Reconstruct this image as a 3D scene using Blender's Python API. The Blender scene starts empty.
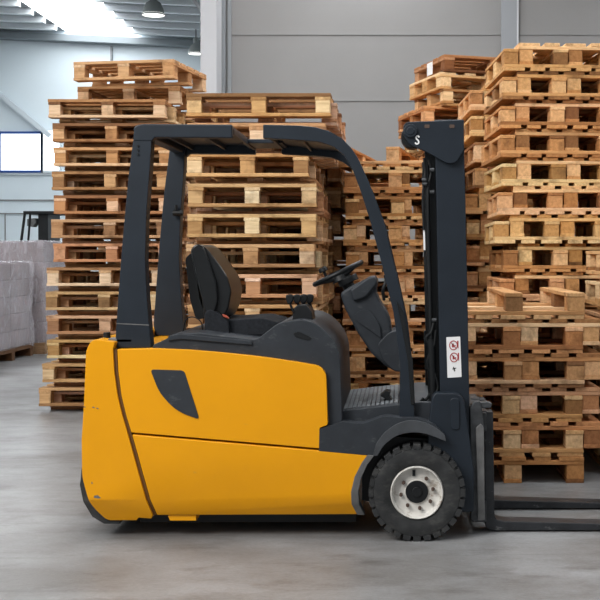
import bpy, bmesh, math, random
from mathutils import Vector, Matrix
random.seed(11)
C = bpy.context.scene.collection
F, H, VX, VY = 1150.0, 1.25, 400.0, 255.0
R = math.radians
def P(px, py, Y):                       # point at depth Y seen at (px, py)
    return Vector(((px-VX)*Y/F, Y, H-(py-VY)*Y/F))

# ------------------------------------------------------------------ materials
def mat(name):
    m = bpy.data.materials.new(name); m.use_nodes = True
    nt = m.node_tree; b = nt.nodes['Principled BSDF']
    return m, nt, b
def N(nt, t, **k):
    n = nt.nodes.new(t)
    for a, v in k.items():
        if a in n.inputs.keys(): n.inputs[a].default_value = v
        else: setattr(n, a, v)
    return n
def simple(name, col, rough=.5, metal=0, nscale=0, namt=.25, bump=0, coat=0, stretch=None, spec=.5):
    m, nt, b = mat(name); L = nt.links.new
    b.inputs['Specular IOR Level'].default_value = spec
    b.inputs['Roughness'].default_value = rough; b.inputs['Metallic'].default_value = metal
    b.inputs['Base Color'].default_value = (*col, 1)
    b.inputs['Coat Weight'].default_value = coat
    if nscale:
        tc = N(nt, 'ShaderNodeTexCoord'); nz = N(nt, 'ShaderNodeTexNoise', Scale=nscale, Detail=6.0, Roughness=.6)
        if stretch:
            mp = N(nt, 'ShaderNodeMapping'); mp.inputs['Scale'].default_value = stretch
            L(tc.outputs['Object'], mp.inputs[0]); L(mp.outputs[0], nz.inputs['Vector'])
        else: L(tc.outputs['Object'], nz.inputs['Vector'])
        r = N(nt, 'ShaderNodeValToRGB')
        r.color_ramp.elements[0].position = .3; r.color_ramp.elements[1].position = .7
        r.color_ramp.elements[0].color = tuple(c*(1-namt) for c in col)+(1,)
        r.color_ramp.elements[1].color = tuple(min(1, c*(1+namt)) for c in col)+(1,)
        L(nz.outputs['Fac'], r.inputs[0]); L(r.outputs[0], b.inputs['Base Color'])
        if bump:
            bp = N(nt, 'ShaderNodeBump', Strength=bump, Distance=.01)
            L(nz.outputs['Fac'], bp.inputs['Height']); L(bp.outputs[0], b.inputs['Normal'])
    return m
def wood(name):
    m, nt, b = mat(name); L = nt.links.new
    oi = N(nt, 'ShaderNodeObjectInfo'); tc = N(nt, 'ShaderNodeTexCoord')
    off = N(nt, 'ShaderNodeVectorMath', operation='SCALE'); off.inputs[0].default_value = (13, 29, 17)
    L(oi.outputs['Random'], off.inputs['Scale'])
    ad = N(nt, 'ShaderNodeVectorMath', operation='ADD'); L(tc.outputs['Object'], ad.inputs[0]); L(off.outputs[0], ad.inputs[1])
    mp = N(nt, 'ShaderNodeMapping'); mp.inputs['Scale'].default_value = (2.5, 24, 24); L(ad.outputs[0], mp.inputs[0])
    g = N(nt, 'ShaderNodeTexNoise', Scale=2.0, Detail=5.0, Roughness=.65); L(mp.outputs[0], g.inputs['Vector'])
    st = N(nt, 'ShaderNodeTexNoise', Scale=7.0, Detail=4.0, Roughness=.6); L(ad.outputs[0], st.inputs['Vector'])
    ramp = N(nt, 'ShaderNodeValToRGB'); cr = ramp.color_ramp
    cr.elements[0].position = 0; cr.elements[0].color = (.24, .125, .06, 1)
    cr.elements[1].position = 1; cr.elements[1].color = (.88, .68, .46, 1)
    for p, c in ((.25, (.54, .30, .135, 1)), (.5, (.65, .40, .20, 1)), (.75, (.76, .53, .32, 1))):
        e = cr.elements.new(p); e.color = c
    L(oi.outputs['Random'], ramp.inputs[0])
    gr = N(nt, 'ShaderNodeValToRGB'); gr.color_ramp.elements[0].position = .3; gr.color_ramp.elements[0].color = (.62, .55, .48, 1)
    gr.color_ramp.elements[1].position = .62; gr.color_ramp.elements[1].color = (1, 1, 1, 1)
    L(g.outputs['Fac'], gr.inputs[0])
    m1 = N(nt, 'ShaderNodeMix', data_type='RGBA', blend_type='MULTIPLY'); m1.inputs[0].default_value = .8
    L(ramp.outputs[0], m1.inputs[6]); L(gr.outputs[0], m1.inputs[7])
    sr = N(nt, 'ShaderNodeValToRGB'); sr.color_ramp.elements[0].position = .28; sr.color_ramp.elements[0].color = (.28, .24, .21, 1)
    sr.color_ramp.elements[1].position = .46; sr.color_ramp.elements[1].color = (1, 1, 1, 1)
    L(st.outputs['Fac'], sr.inputs[0])
    m2 = N(nt, 'ShaderNodeMix', data_type='RGBA', blend_type='MULTIPLY'); m2.inputs[0].default_value = .75
    L(m1.outputs[2], m2.inputs[6]); L(sr.outputs[0], m2.inputs[7])
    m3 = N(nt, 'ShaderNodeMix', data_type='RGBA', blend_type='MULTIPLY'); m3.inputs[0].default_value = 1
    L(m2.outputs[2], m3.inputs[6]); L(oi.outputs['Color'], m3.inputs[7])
    L(m3.outputs[2], b.inputs['Base Color']); b.inputs['Roughness'].default_value = .8
    b.inputs['Specular IOR Level'].default_value = .2
    bp = N(nt, 'ShaderNodeBump', Strength=.4, Distance=.004); L(g.outputs['Fac'], bp.inputs['Height']); L(bp.outputs[0], b.inputs['Normal'])
    return m
def emis(name, col, s):
    m, nt, b = mat(name); b.inputs['Base Color'].default_value = (.8, .8, .8, 1)
    b.inputs['Emission Color'].default_value = (*col, 1); b.inputs['Emission Strength'].default_value = s
    return m
WOOD = wood('wood')
YEL = simple('yellow_paint', (.74, .315, .0), .34, nscale=3, namt=.035, coat=.1, spec=.3)
def add_scuffs(m, seed, col, lo, hi, amt):
    nt = m.node_tree; L = nt.links.new; b = nt.nodes['Principled BSDF']
    src = b.inputs['Base Color'].links[0].from_socket if b.inputs['Base Color'].links else None
    tc = N(nt, 'ShaderNodeTexCoord'); mp = N(nt, 'ShaderNodeMapping'); mp.inputs['Location'].default_value = (seed, seed*.7, 1.3)
    mp.inputs['Scale'].default_value = (1, 1, 2.2)
    L(tc.outputs['Object'], mp.inputs[0]); nz = N(nt, 'ShaderNodeTexNoise', Scale=9.0, Detail=8.0, Roughness=.72); L(mp.outputs[0], nz.inputs['Vector'])
    r = N(nt, 'ShaderNodeValToRGB'); r.color_ramp.elements[0].position = lo; r.color_ramp.elements[1].position = hi
    r.color_ramp.elements[1].color = (amt, amt, amt, 1); r.color_ramp.elements[0].color = (0, 0, 0, 1)
    L(nz.outputs['Fac'], r.inputs[0])
    mx = N(nt, 'ShaderNodeMix', data_type='RGBA'); L(r.outputs[0], mx.inputs[0])
    if src: L(src, mx.inputs[6])
    else: mx.inputs[6].default_value = b.inputs['Base Color'].default_value
    mx.inputs[7].default_value = (*col, 1); L(mx.outputs[2], b.inputs['Base Color'])
add_scuffs(YEL, 3.1, (.45, .3, .1), .66, .76, .5)
FRAME = simple('blue_grey_frame_paint', (.0135, .019, .027), .42, nscale=6, namt=.15, spec=.3)
PLAST = simple('dark_grey_plastic', (.024, .028, .034), .55, nscale=12, namt=.18, spec=.3)
add_scuffs(PLAST, 7.7, (.16, .16, .16), .58, .78, .5)
SEATM = simple('black_vinyl', (.007, .008, .009), .30, nscale=30, namt=.2, spec=.4)
FABR = simple('dark_seat_fabric', (.018, .02, .024), .85, nscale=60, namt=.3, spec=.15)
BLK = simple('black_metal', (.007, .008, .009), .45, nscale=8, namt=.2, spec=.3)
RUB = simple('tyre_rubber', (.030, .031, .032), .8, nscale=14, namt=.3, spec=.2)
add_scuffs(RUB, 2.2, (.10, .097, .09), .5, .75, .6)
RIM = simple('white_rim_paint', (.60, .58, .54), .5, nscale=9, namt=.12)
add_scuffs(RIM, 5.5, (.2, .14, .09), .56, .66, .8)
GREY = simple('worn_grey_trim', (.11, .11, .11), .7, nscale=14, namt=.3)
STEEL = simple('worn_steel', (.07, .073, .077), .45, .7, nscale=20, namt=.4)
FORK = simple('fork_steel', (.03, .032, .036), .4, .3, nscale=8, namt=.4)
add_scuffs(FORK, 1.2, (.3, .3, .3), .6, .72, .8)
WHT = simple('white_sticker_and_highlight', (.8, .8, .8), .5)
REDM = simple('red_print', (.35, .04, .04), .5)
BUCK = simple('red_buckle', (.35, .06, .03), .5)
BLT = simple('rusty_bolt', (.10, .065, .05), .7, .3)
SEAM = simple('brown_seam_rubber', (.13, .055, .008), .7)
TEAL = simple('floor_mat_rubber', (.13, .14, .15), .75, nscale=18, namt=.2)

# ------------------------------------------------------------------ object helpers
def base(o):
    v = Vector((0, 0, 0))
    while o: v += o.location; o = o.parent
    return v
def obj(name, bm, m, parent=None, bevel=0, seg=3, smooth=True, ang=35, mods=()):
    """world-space bmesh -> one mesh object with its origin at its centre"""
    bmesh.ops.recalc_face_normals(bm, faces=bm.faces)
    lo = Vector([min(v.co[i] for v in bm.verts) for i in range(3)]); hi = Vector([max(v.co[i] for v in bm.verts) for i in range(3)])
    c = (lo+hi)/2
    if parent is None: c.z = lo.z
    for v in bm.verts: v.co -= c
    me = bpy.data.meshes.new(name); bm.to_mesh(me); bm.free(); me.materials.append(m)
    if smooth:
        for p in me.polygons: p.use_smooth = True
        me.set_sharp_from_angle(angle=R(ang))
    o = bpy.data.objects.new(name, me); C.objects.link(o)
    if parent: o.parent = parent; o.location = c-base(parent)
    else: o.location = c
    if bevel:
        b = o.modifiers.new('bevel', 'BEVEL'); b.width = bevel; b.segments = seg; b.limit_method = 'ANGLE'; b.angle_limit = R(35); b.harden_normals = True
    return o
def thing(name, label, cat, loc, rz=0, group=None):
    o = bpy.data.objects.new(name, None); C.objects.link(o); o.location = loc; o.rotation_euler = (0, 0, rz)
    o.empty_display_size = .1
    o['label'] = label; o['category'] = cat
    if group: o['group'] = group
    return o
def tag(o, label, cat, group=None):
    o['label'] = label; o['category'] = cat
    if group: o['group'] = group
    return o
def struct(name, bm, m, **k):
    o = obj(name, bm, m, **k); o['kind'] = 'structure'; return o
def B(bm=None): return bm or bmesh.new()
def box(bm, x0, x1, y0, y1, z0, z1):
    vs = [bm.verts.new((x, y, z)) for x in (x0, x1) for y in (y0, y1) for z in (z0, z1)]
    for f in ((0, 1, 3, 2), (4, 6, 7, 5), (0, 4, 5, 1), (2, 3, 7, 6), (0, 2, 6, 4), (1, 5, 7, 3)):
        bm.faces.new([vs[i] for i in f])
    return bm
def prism(bm, pts, y0, y1):             # pts: (x,z)
    a = [bm.verts.new((x, y0, z)) for x, z in pts]; b = [bm.verts.new((x, y1, z)) for x, z in pts]
    bm.faces.new(a); bm.faces.new(list(reversed(b)))
    n = len(pts)
    for i in range(n):
        j = (i+1) % n; bm.faces.new((a[i], b[i], b[j], a[j]))
    return bm
def fillet(pts, r, seg=5):              # pts (x,z) or (x,z,r)
    out = []; n = len(pts)
    for i in range(n):
        p = pts[i]; rr = p[2] if len(p) > 2 else r
        a = Vector(pts[i-1][:2]); b = Vector(p[:2]); c = Vector(pts[(i+1) % n][:2])
        if rr <= 0: out.append(tuple(b)); continue
        u = (a-b); v = (c-b); t = min(rr, u.length*.48, v.length*.48)
        p0 = b+u.normalized()*t; p1 = b+v.normalized()*t
        for k in range(seg+1):
            s = k/seg; q = p0*(1-s)**2+b*2*s*(1-s)+p1*s*s; out.append((q.x, q.y))
    return out
def poly(px, Y, r=0, seg=5):            # pixel outline at depth Y (r in pixels)
    f = fillet(px, r, seg)
    return [((x-VX)*Y/F, H-(y-VY)*Y/F) for x, y in f]
def pp(px, Y, depth, r=0, seg=5, bm=None):
    return prism(B(bm), poly(px, Y, r, seg), Y, Y+depth)
def cyl(bm, c, r, axis, length, n=24, r2=None, cap=True):
    axis = Vector(axis).normalized(); r2 = r if r2 is None else r2
    q = Vector((0, 0, 1)).rotation_difference(axis).to_matrix().to_4x4()
    bmesh.ops.create_cone(bm, cap_ends=cap, segments=n, radius1=r, radius2=r2, depth=length, matrix=Matrix.Translation(Vector(c))@q)
    return bm
def tube(bm, pts, r, n=8):
    pts = [Vector(p) for p in pts]; rings = []
    for i, p in enumerate(pts):
        t = (pts[min(i+1, len(pts)-1)]-pts[max(i-1, 0)]).normalized()
        a = t.cross(Vector((.13, .9, .4))).normalized(); b = t.cross(a)
        rr = r[i] if isinstance(r, (list, tuple)) else r
        rings.append([bm.verts.new(p+(a*math.cos(2*math.pi*k/n)+b*math.sin(2*math.pi*k/n))*rr) for k in range(n)])
    for i in range(len(rings)-1):
        for k in range(n): bm.faces.new((rings[i][k], rings[i][(k+1) % n], rings[i+1][(k+1) % n], rings[i+1][k]))
    bm.faces.new(list(reversed(rings[0]))); bm.faces.new(rings[-1])
    return bm
def smoothpts(pts, k=6):
    pts = [Vector(p) for p in pts]; out = []
    for i in range(len(pts)-1):
        p0 = pts[max(i-1, 0)]; p1 = pts[i]; p2 = pts[i+1]; p3 = pts[min(i+2, len(pts)-1)]
        for j in range(k):
            t = j/k
            out.append(.5*((2*p1)+(p2-p0)*t+(2*p0-5*p1+4*p2-p3)*t*t+(-p0+3*p1-3*p2+p3)*t**3))
    out.append(pts[-1]); return out
def lathe(bm, prof, c, n=48, mod=None):  # prof: (r, y) around the Y axis at c
    rings = []
    for r, y in prof:
        rings.append([bm.verts.new((c[0]+r*math.cos(2*math.pi*k/n), c[1]+y, c[2]+r*math.sin(2*math.pi*k/n))) for k in range(n)])
    for i in range(len(rings)-1):
        for k in range(n): bm.faces.new((rings[i][k], rings[i][(k+1) % n], rings[i+1][(k+1) % n], rings[i+1][k]))
    return bm
def ribbon(pts, w):                      # outline of a stroke in 2D
    pts = [Vector(p) for p in pts]; l = []; r = []
    for i, p in enumerate(pts):
        t = (pts[min(i+1, len(pts)-1)]-pts[max(i-1, 0)]).normalized(); n = Vector((-t.y, t.x))*w/2
        l.append(p+n); r.append(p-n)
    return [tuple(q) for q in l+list(reversed(r))]

# ------------------------------------------------------------------ the forklift
Y0 = 5.04; YB = 6.0; YC = 5.52
FL = thing('forklift', 'yellow electric forklift with dark overhead guard, parked side-on on the concrete floor', 'forklift', P(300, 541, 5.02))
FL.location = (P(300, 541, 5.02).x, YC, 0)

def chamfer_low(bm, Y, y_cut, k):       # the flank leans inward below a crease
    zc = H-(y_cut-VY)*Y/F
    bmesh.ops.bisect_plane(bm, geom=bm.verts[:]+bm.edges[:]+bm.faces[:], plane_co=(0, 0, zc), plane_no=(0, 0, 1))
    for v in bm.verts:
        if v.co.z < zc-1e-4:
            d = (zc-v.co.z)*k
            v.co.y += d if v.co.y < YC else -d
def lean_top(bm, Y, y_cut, k):
    zc = H-(y_cut-VY)*Y/F
    for v in bm.verts:
        if v.co.z > zc:
            d = (v.co.z-zc)*k; v.co.y += d if v.co.y < YC else -d
# rear counterweight
cw = [(92, 339, 7), (115, 342, 2), (112.8, 349, 0), (114.2, 372, 0), (117.6, 396, 0), (122.2, 415, 0), (127.8, 434, 0), (139, 475, 0), (151, 517, 0), (149, 521, 0), (136, 520, 0), (134, 523, 0),
      (104, 523, 5), (90, 506, 10), (82, 477, 8), (81.5, 440, 0), (84, 400, 0), (86, 350, 8)]
bm = pp(cw, Y0, YB-Y0); chamfer_low(bm, Y0, 500, .5)
cwo = obj('counterweight', bm, YEL, FL, bevel=.03, seg=5)
# seam between counterweight and side panels
bm = pp([(112.8, 349), (116.5, 349), (117.9, 372), (121.2, 396), (125.8, 415), (131.5, 434), (142.8, 475), (154.8, 517), (151, 517), (139, 475), (127.8, 434), (122.2, 415), (117.6, 396), (114.2, 372)], Y0+.012, YB-Y0-.024)
chamfer_low(bm, Y0, 500, .5)
obj('body_seam', bm, SEAM, FL)
# rubber bumper behind the counterweight
bm = B(); pts = [(81.5, 470), (79.5, 485), (83, 502), (92, 517), (104, 524), (120, 524), (120, 518), (100, 514), (88, 500), (84, 470)]
pp(pts, Y0+.06, YB-Y0-.12, bm=bm); obj('rear_bumper', bm, RUB, FL, bevel=.008)
# lower side panel with wheel arch end
lp = [(131.7, 434.5), (319, 450.5), (373, 455.5), (366, 464, 0), (359, 478, 0), (356, 492, 0), (357, 505, 0), (362, 516.5, 0), (155, 517.5), (143, 475), (137, 453)]
bm = pp(lp, Y0, YB-Y0); chamfer_low(bm, Y0, 500, .55)
obj('lower_side_panel', bm, YEL, FL, bevel=.006, seg=2)
# upper hood
up = [(116.7, 349.5), (156, 348.5), (190, 350), (220, 352.5), (250, 355.5), (273, 358.5), (300, 362.5), (326, 367, 13), (327.8, 425, 2), (319.8, 428, 1), (319.2, 448.5, 1), (220, 440), (131.3, 432.5), (126, 415), (121.4, 396), (118, 372)]
bm = pp(up, Y0, YB-Y0); lean_top(bm, Y0, 400, .04)
hood = obj('hood', bm, YEL, FL, bevel=.018, seg=4)
# window-like vent in the hood
vent = [(150, 369.5, 4), (184, 370.5, 4), (199.5, 419.5, 4), (176, 411, 12), (159, 392, 8)]
bm = pp(vent, Y0, .012, r=2); 
for v in bm.verts: v.co.y += -.003+.04*max(0, v.co.z-(H-(400-VY)*Y0/F))
obj('side_vent', bm, PLAST, hood, bevel=.002, seg=2)
# inner chassis (dark) that fills the underside and carries the axle
bm = pp([(118, 440), (362, 470), (362, 500), (420, 512), (452, 512), (452, 440), (380, 436), (320, 430), (130, 420)], Y0+.10, YB-Y0-.2)
obj('chassis', bm, BLK, FL)
bm = pp([(140, 515), (356, 514), (356, 522), (140, 522)], Y0+.16, YB-Y0-.32); obj('battery_tray', bm, BLK, FL)
bm = pp([(182, 510), (196, 510), (196, 520.5), (170, 520.5), (168, 516)], Y0+.05, .10); obj('jacking_bracket', bm, YEL, FL)
# grey worn edge along the wheel arch
arc = [(374.5, 455.5), (367.5, 464.5), (361, 478.5), (358.3, 492), (359.3, 505), (364.5, 517), (357, 517), (351.5, 505), (351, 492), (354.5, 477), (362, 462.5), (367.5, 455)]
bm = pp(arc, Y0-.004, .07); chamfer_low(bm, Y0-.004, 500, .5); obj('wheel_arch_trim', bm, GREY, FL, bevel=.002, seg=1)
# dark hood cover with arm console
cover = [(152, 352), (153, 345, 2), (168, 338, 3), (172, 334.5, 3), (200, 333), (256, 340, 4), (279, 322.5, 6), (305, 319, 8), (320, 326, 8), (335, 342, 10), (340, 357, 5), (342.5, 422, 3), (328, 428), (322, 425), (322, 372, 8), (300, 366), (273, 362), (220, 356), (152, 353)]
bm = pp(cover, Y0+.03, YB-Y0-.06); cov = obj('hood_cover', bm, PLAST, FL, bevel=.02, seg=4)
bm = pp([(293, 333, 2), (299, 331.5, 2), (312, 338, 2), (309, 340.5, 2), (295, 337, 2)], Y0+.03, .02)
for v in bm.verts: v.co.y -= .003
obj('grip_slot', bm, BLK, cov, bevel=.001)
bm = pp([(168, 336), (180, 334), (252, 341), (252, 345), (180, 339), (168, 341)], Y0+.02, .02, r=1); obj('cover_ledge', bm, PLAST, cov, bevel=.004)
# filler cap, lens plate on the counterweight
bm = B(); cyl(bm, P(107, 336, Y0+.14), .016, (0, 0, 1), .035, 16); obj('filler_cap', bm, BLK, cwo, bevel=.003)
bm = B(); box(bm, P(105, 0, Y0).x, P(130, 0, Y0).x, Y0+.05, Y0+.12, P(0, 344, Y0).z, P(0, 339, Y0).z); obj('rear_plate', bm, GREY, cwo, bevel=.006)
# scuffs (paint worn to the primer)
for x, y, w, h in ((84.5, 407, 1.6, 1), (93.5, 407.5, 2.2, 1.2), (97.5, 408.5, 2, 1.2), (92, 483, 1, 2.4), (97, 497, 5.5, 3.2)):
    bm = pp([(x-w*.5, y-h*.4), (x+w*.1, y-h*.6), (x+w*.7, y+h*.3), (x+w*.2, y+h*.5), (x-w*.6, y+h*.2)], Y0-.001, .01)
    obj('paint_scuff', bm, GREY, cwo)

# overhead guard --------------------------------------------------------------
guard_col = FRAME
yn = Y0+.05; yf = YB-.05
def pillar(name, px, Y, d, r=3): return obj(name, pp(px, Y, d, r), FRAME, FL, bevel=.008, seg=3)
rp = [(134.5, 129, 0), (152, 131, 0), (150, 165, 0), (146.5, 210, 0), (145, 260, 0), (147, 300, 0), (151, 348, 1), (117, 348, 2), (115.5, 335, 3), (119, 285, 0), (122.5, 240, 0), (128, 180, 0)]
RPn = pillar('rear_pillar', rp, yn, .075)
for y in (146, 150, 154):
    bm = B(); c = P(138, y, yn-.002); cyl(bm, c, .0045, (0, 1, 0), .01, 10); obj('bolt', bm, BLK, RPn)
bm = pp([(116.3, 323), (149, 324.6), (149, 325.6), (116.2, 324)], yn-.001, .07); obj('weld_line', bm, GREY, RPn)
dx = 0
def far(px): # same profile in metres, on the far side
    return [((x-VX)*yn/F, H-(y-VY)*yn/F) for x, y in fillet(px, 0)]
bm = prism(B(), far(rp), yf-.075, yf); RPf = obj('rear_pillar', bm, FRAME, FL, bevel=.008)
bm = B(); cyl(bm, P(178, 213, yf-.1), .014, (1, 0, 0), .05, 12); cyl(bm, P(176, 208, yf-.1), .008, (0, 0, 1), .03, 10); obj('beacon_bracket', bm, BLK, RPf)
fp = [(263, 124.5, 1), (300, 125.5, 0), (315, 127, 0), (329, 131, 0), (342, 138.5, 0), (351, 147.5, 0), (358, 158, 0), (369, 182, 0), (384, 222, 0), (398, 280, 0), (408.5, 328, 0), (413.5, 370, 0), (414.5, 419, 0), (399.5, 419, 0),
      (400, 362, 0), (393.5, 313, 0), (382, 265, 0), (370.5, 222, 0), (361, 192, 0), (352, 168, 0), (344, 155, 0), (334, 147, 0), (320, 142, 0), (300, 140, 0), (263, 138, 1)]
bm = pp(fp, yn, .06); FPn = obj('front_pillar', bm, FRAME, FL, bevel=.009, seg=3)
bm = prism(B(), far(fp), yf-.06, yf); FPf = obj('front_pillar', bm, FRAME, FL, bevel=.009, seg=3)
bm = pp([(396, 300), (404, 312), (413, 362), (415, 405), (411, 405), (408, 362), (400, 318)], yn-.006, .02); obj('grab_handle', bm, BLK, FPn, bevel=.004)
# roof plates (rear and front) with cross bars, and the centre spine between them
def plate(name, x0, x1, ytop, ybot, ya, yb):
    bm = B(); z1 = P(0, ytop, yn).z; z0 = P(0, ybot, yn).z
    a = P(x0, 0, yn).x; b = P(x1, 0, yn).x; box(bm, a, b, ya, yb, z0, z1); return bm
bm = pp([(133.8, 126, 3), (142, 123.8, 3), (232, 124.5), (232, 138), (155, 137.5), (152, 141), (133.2, 141)], yn-.003, .05); obj('roof_side_rail', bm, FRAME, FL, bevel=.006)
bm = prism(B(), far([(134, 126), (142, 123.8), (232, 124.5), (232, 138), (155, 137.5), (152, 141), (134, 141)]), yf-.05, yf+.003); obj('roof_side_rail', bm, FRAME, FL, bevel=.006)
for x0, x1 in ((139, 232), (263, 330)):
    bm = plate('roof', x0, x1, 125.5, 128, yn+.02, yf-.02)
    if x0 > 200:
        for v in bm.verts:
            if v.co.x > P(300, 0, yn).x: v.co.z -= .035
    obj('roof_plate', bm, FRAME, FL, bevel=.004)
bm = plate('x', 225, 270, 127, 131.5, YC+.1, yf-.04); obj('roof_spine', bm, FRAME, FL, bevel=.004)
for x in (158, 196, 229.5, 263, 296):
    yy = 127.5 if x < 290 else 129.5
    bm = plate('x', x, x+3, yy, yy+6, yn+.05, yf-.05); obj('roof_bar', bm, FRAME, FL, bevel=.003)
bm = plate('x', 138, 150, 127, 137, yn+.05, yf-.05); obj('roof_bar', bm, FRAME, FL, bevel=.006)
# near-side struts of the roof edge seen in the gap
# seat --------------------------------------------------------------------------
SY = YC-.22
seat = None
def cushion(name, px, Y, d, m, par, r=4, bev=.03):
    return obj(name, pp(px, Y, d, r), m, par, bevel=bev, seg=5)
sh = cushion('seat_shell', [(185, 258, 4), (192, 252, 4), (200, 300, 0), (206, 318, 3), (196, 320, 3), (190, 300, 0)], SY+.03, .38, BLK, FL, 3, .015)
bk = [(190, 249, 5), (196, 243.5, 5), (204, 246, 4), (212, 252, 0), (222, 265, 0), (230, 277, 4), (234, 291, 4), (231, 308, 3), (226, 318, 2), (206, 320, 3), (202, 300, 0), (194, 272, 0)]
bk = [(x-(2.5 if x > 205 else 0),)+tuple(q) for x, *q in bk]
back = cushion('backrest', bk, SY, .38, SEATM, FL, 3, .045)
bol = [(190.5, 249, 5), (197, 243, 5), (203, 247, 3), (209, 262, 0), (216, 282, 0), (218, 300, 4), (214, 316, 3), (206, 318, 3), (202, 300, 0), (195, 270, 0)]
cushion('side_bolster', bol, SY-.025, .07, SEATM, back, 3, .025)
cushion('seat_cushion', [(206, 318, 3), (228, 320, 2), (262, 318, 4), (281, 323, 5), (282, 335, 2), (206, 336, 3)], SY, .44, FABR, FL, 3, .03)
cushion('hip_bolster', [(204, 314, 4), (209, 309, 4), (217, 312, 4), (228, 321, 3), (230, 336, 2), (205, 336, 2)], SY-.03, .09, FABR, FL, 3, .02)
bm = pp([(222, 314), (227, 316), (229, 319), (223, 317)], SY-.035, .03); obj('seatbelt_buckle', bm, BUCK, FL, bevel=.004)
bm = B(); tube(bm, smoothpts([P(183, 331, 5.3), P(186, 320, 5.3), P(193, 317, 5.3), P(201, 322, 5.3), P(203, 333, 5.3)]), .003, 6); obj('seat_cable', bm, BLK, FL)
# hydraulic lever cluster -------------------------------------------------------
lb = obj('lever_base', pp([(292, 322), (293, 309), (297, 305), (306, 305), (312, 312), (313, 322)], 5.2, .16, 2), BLK, FL, bevel=.008)
for i, (x, yy) in enumerate(((289.5, 5.20), (297, 5.26), (303.5, 5.32), (309.5, 5.38))):
    bm = B(); tube(bm, smoothpts([P(x+4, 312, yy), P(x+1.5, 306, yy), P(x, 299, yy)]), .006, 8)
    lv = obj('control_lever', bm, BLK, lb)
    obj('lever_knob', pp([(x-4, 295), (x+1, 294), (x+4.5, 296), (x+3, 302), (x-1, 305), (x-3.5, 301)], yy-.015, .03, 2), BLK, lv, bevel=.008)
# steering column and wheel ------------------------------------------------------
col = [(340, 293, 4), (351, 286, 3), (362, 281, 0), (372, 277, 4), (377.5, 282, 4), (376, 292, 2), (379, 300, 0), (387, 312, 4), (390.5, 322, 3), (392, 334, 0), (403, 345, 3), (405, 372, 0), (396, 372, 3), (385, 366, 3), (371, 353, 0), (357, 332, 3), (345, 309, 3)]
sc = obj('steering_column', pp(col, YC-.12, .24, 2), PLAST, FL, bevel=.018, seg=4)
obj('column_pod', pp([(350, 290, 3), (368, 277, 4), (375, 276, 3), (378, 283, 3), (366, 298, 4), (353, 302, 4)], YC-.14, .28, 2), PLAST, sc, bevel=.012)
obj('column_pocket', pp([(353, 316, 3), (362, 309, 5), (372, 312, 4), (380, 326, 3), (381, 338, 2), (370, 330, 2), (358, 322, 2)], YC-.132, .26, 2), PLAST, sc, bevel=.008)
obj('column_foot', pp([(377, 345, 5), (389, 332, 7), (400, 330, 3), (404, 372, 2), (394, 371, 3), (383, 361, 2)], YC-.15, .30, 2), PLAST, sc, bevel=.012)
c = P(338, 273.5, YC); up_ = Vector((-math.sin(R(25.5)), 0, math.cos(R(25.5)))); side = Vector((math.cos(R(25.5)), 0, math.sin(R(25.5)))); yv = Vector((0, 1, 0))
sw = None
bm = B(); RW = .122; n = 40
ring = [c+(side*math.cos(2*math.pi*k/n)+yv*math.sin(2*math.pi*k/n))*RW for k in range(n)]
rv = []
for k in range(n):
    out = (ring[k]-c).normalized()
    rv.append([bm.verts.new(ring[k]+(out*math.cos(2*math.pi*j/10)+up_*math.sin(2*math.pi*j/10))*.0125) for j in range(10)])
for k in range(n):
    for j in range(10): bm.faces.new((rv[k][j], rv[(k+1) % n][j], rv[(k+1) % n][(j+1) % 10], rv[k][(j+1) % 10]))
sw = obj('steering_wheel', bm, BLK, FL)
for a in (90, 210, 330):
    e = c+(side*math.cos(R(a))+yv*math.sin(R(a)))*(RW-.004); s0 = c-up_*.02
    bm = B(); tube(bm, [s0, (s0+e)/2-up_*.004, e], [.014, .012, .009], 8); obj('spoke', bm, BLK, sw)
bm = B(); cyl(bm, c-up_*.022, .045, up_, .03, 24, .036); obj('hub', bm, BLK, sw, bevel=.004)
bm = B(); cyl(bm, c-up_*.055+side*.02, .03, up_, .07, 20); cyl(bm, c-up_*.05+side*.03, .05, up_, .03, 20); obj('steering_shaft', bm, BLK, sc, bevel=.003)
k_ = P(324, 272, YC+.0); bm = B(); cyl(bm, k_-up_*.012, .007, up_, .045, 12); cyl(bm, k_+up_*.012, .024, up_, .022, 20, .02); obj('spinner_knob', bm, BLK, sw, bevel=.005)
bm = B(); tube(bm, smoothpts([P(384, 300, YC-.1), P(383, 290, YC-.12), P(386, 281, YC-.12), P(385, 275, YC-.12)]), .008, 8); obj('direction_lever', bm, BLK, sc)
# cab floor, pedals, step ---------------------------------------------------------
obj('floor_plate', pp([(335, 417), (345, 410), (420, 402), (432, 402), (432, 430), (335, 430)], Y0+.08, YB-Y0-.16), PLAST, FL, bevel=.006)
bm = B()
a0, b0 = P(344, 409, Y0+.15), P(399, 402.5, Y0+.15)
for i in range(12):
    t0, t1 = i/12, (i+.72)/12
    p, q = a0.lerp(b0, t0), a0.lerp(b0, t1)
    vs = [bm.verts.new((v.x, y, v.z+dz)) for v in (p, q) for y in (Y0+.12, YB-.12) for dz in (-.004, .006)]
    for f in ((0, 1, 3, 2), (4, 6, 7, 5), (0, 4, 5, 1), (2, 3, 7, 6), (0, 2, 6, 4), (1, 5, 7, 3)): bm.faces.new([vs[j] for j in f])
obj('floor_mat', bm, TEAL, FL)
bm = B(); tube(bm, [P(366, 411, 5.3), P(389, 398, 5.3)], .006, 8); ped = obj('pedal_arm', bm, BLK, FL)
obj('pedal', pp([(380, 396), (386, 391), (391, 392), (389, 396), (396, 405), (393, 407), (386, 399)], 5.26, .09, 1), BLK, ped, bevel=.004)
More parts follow.
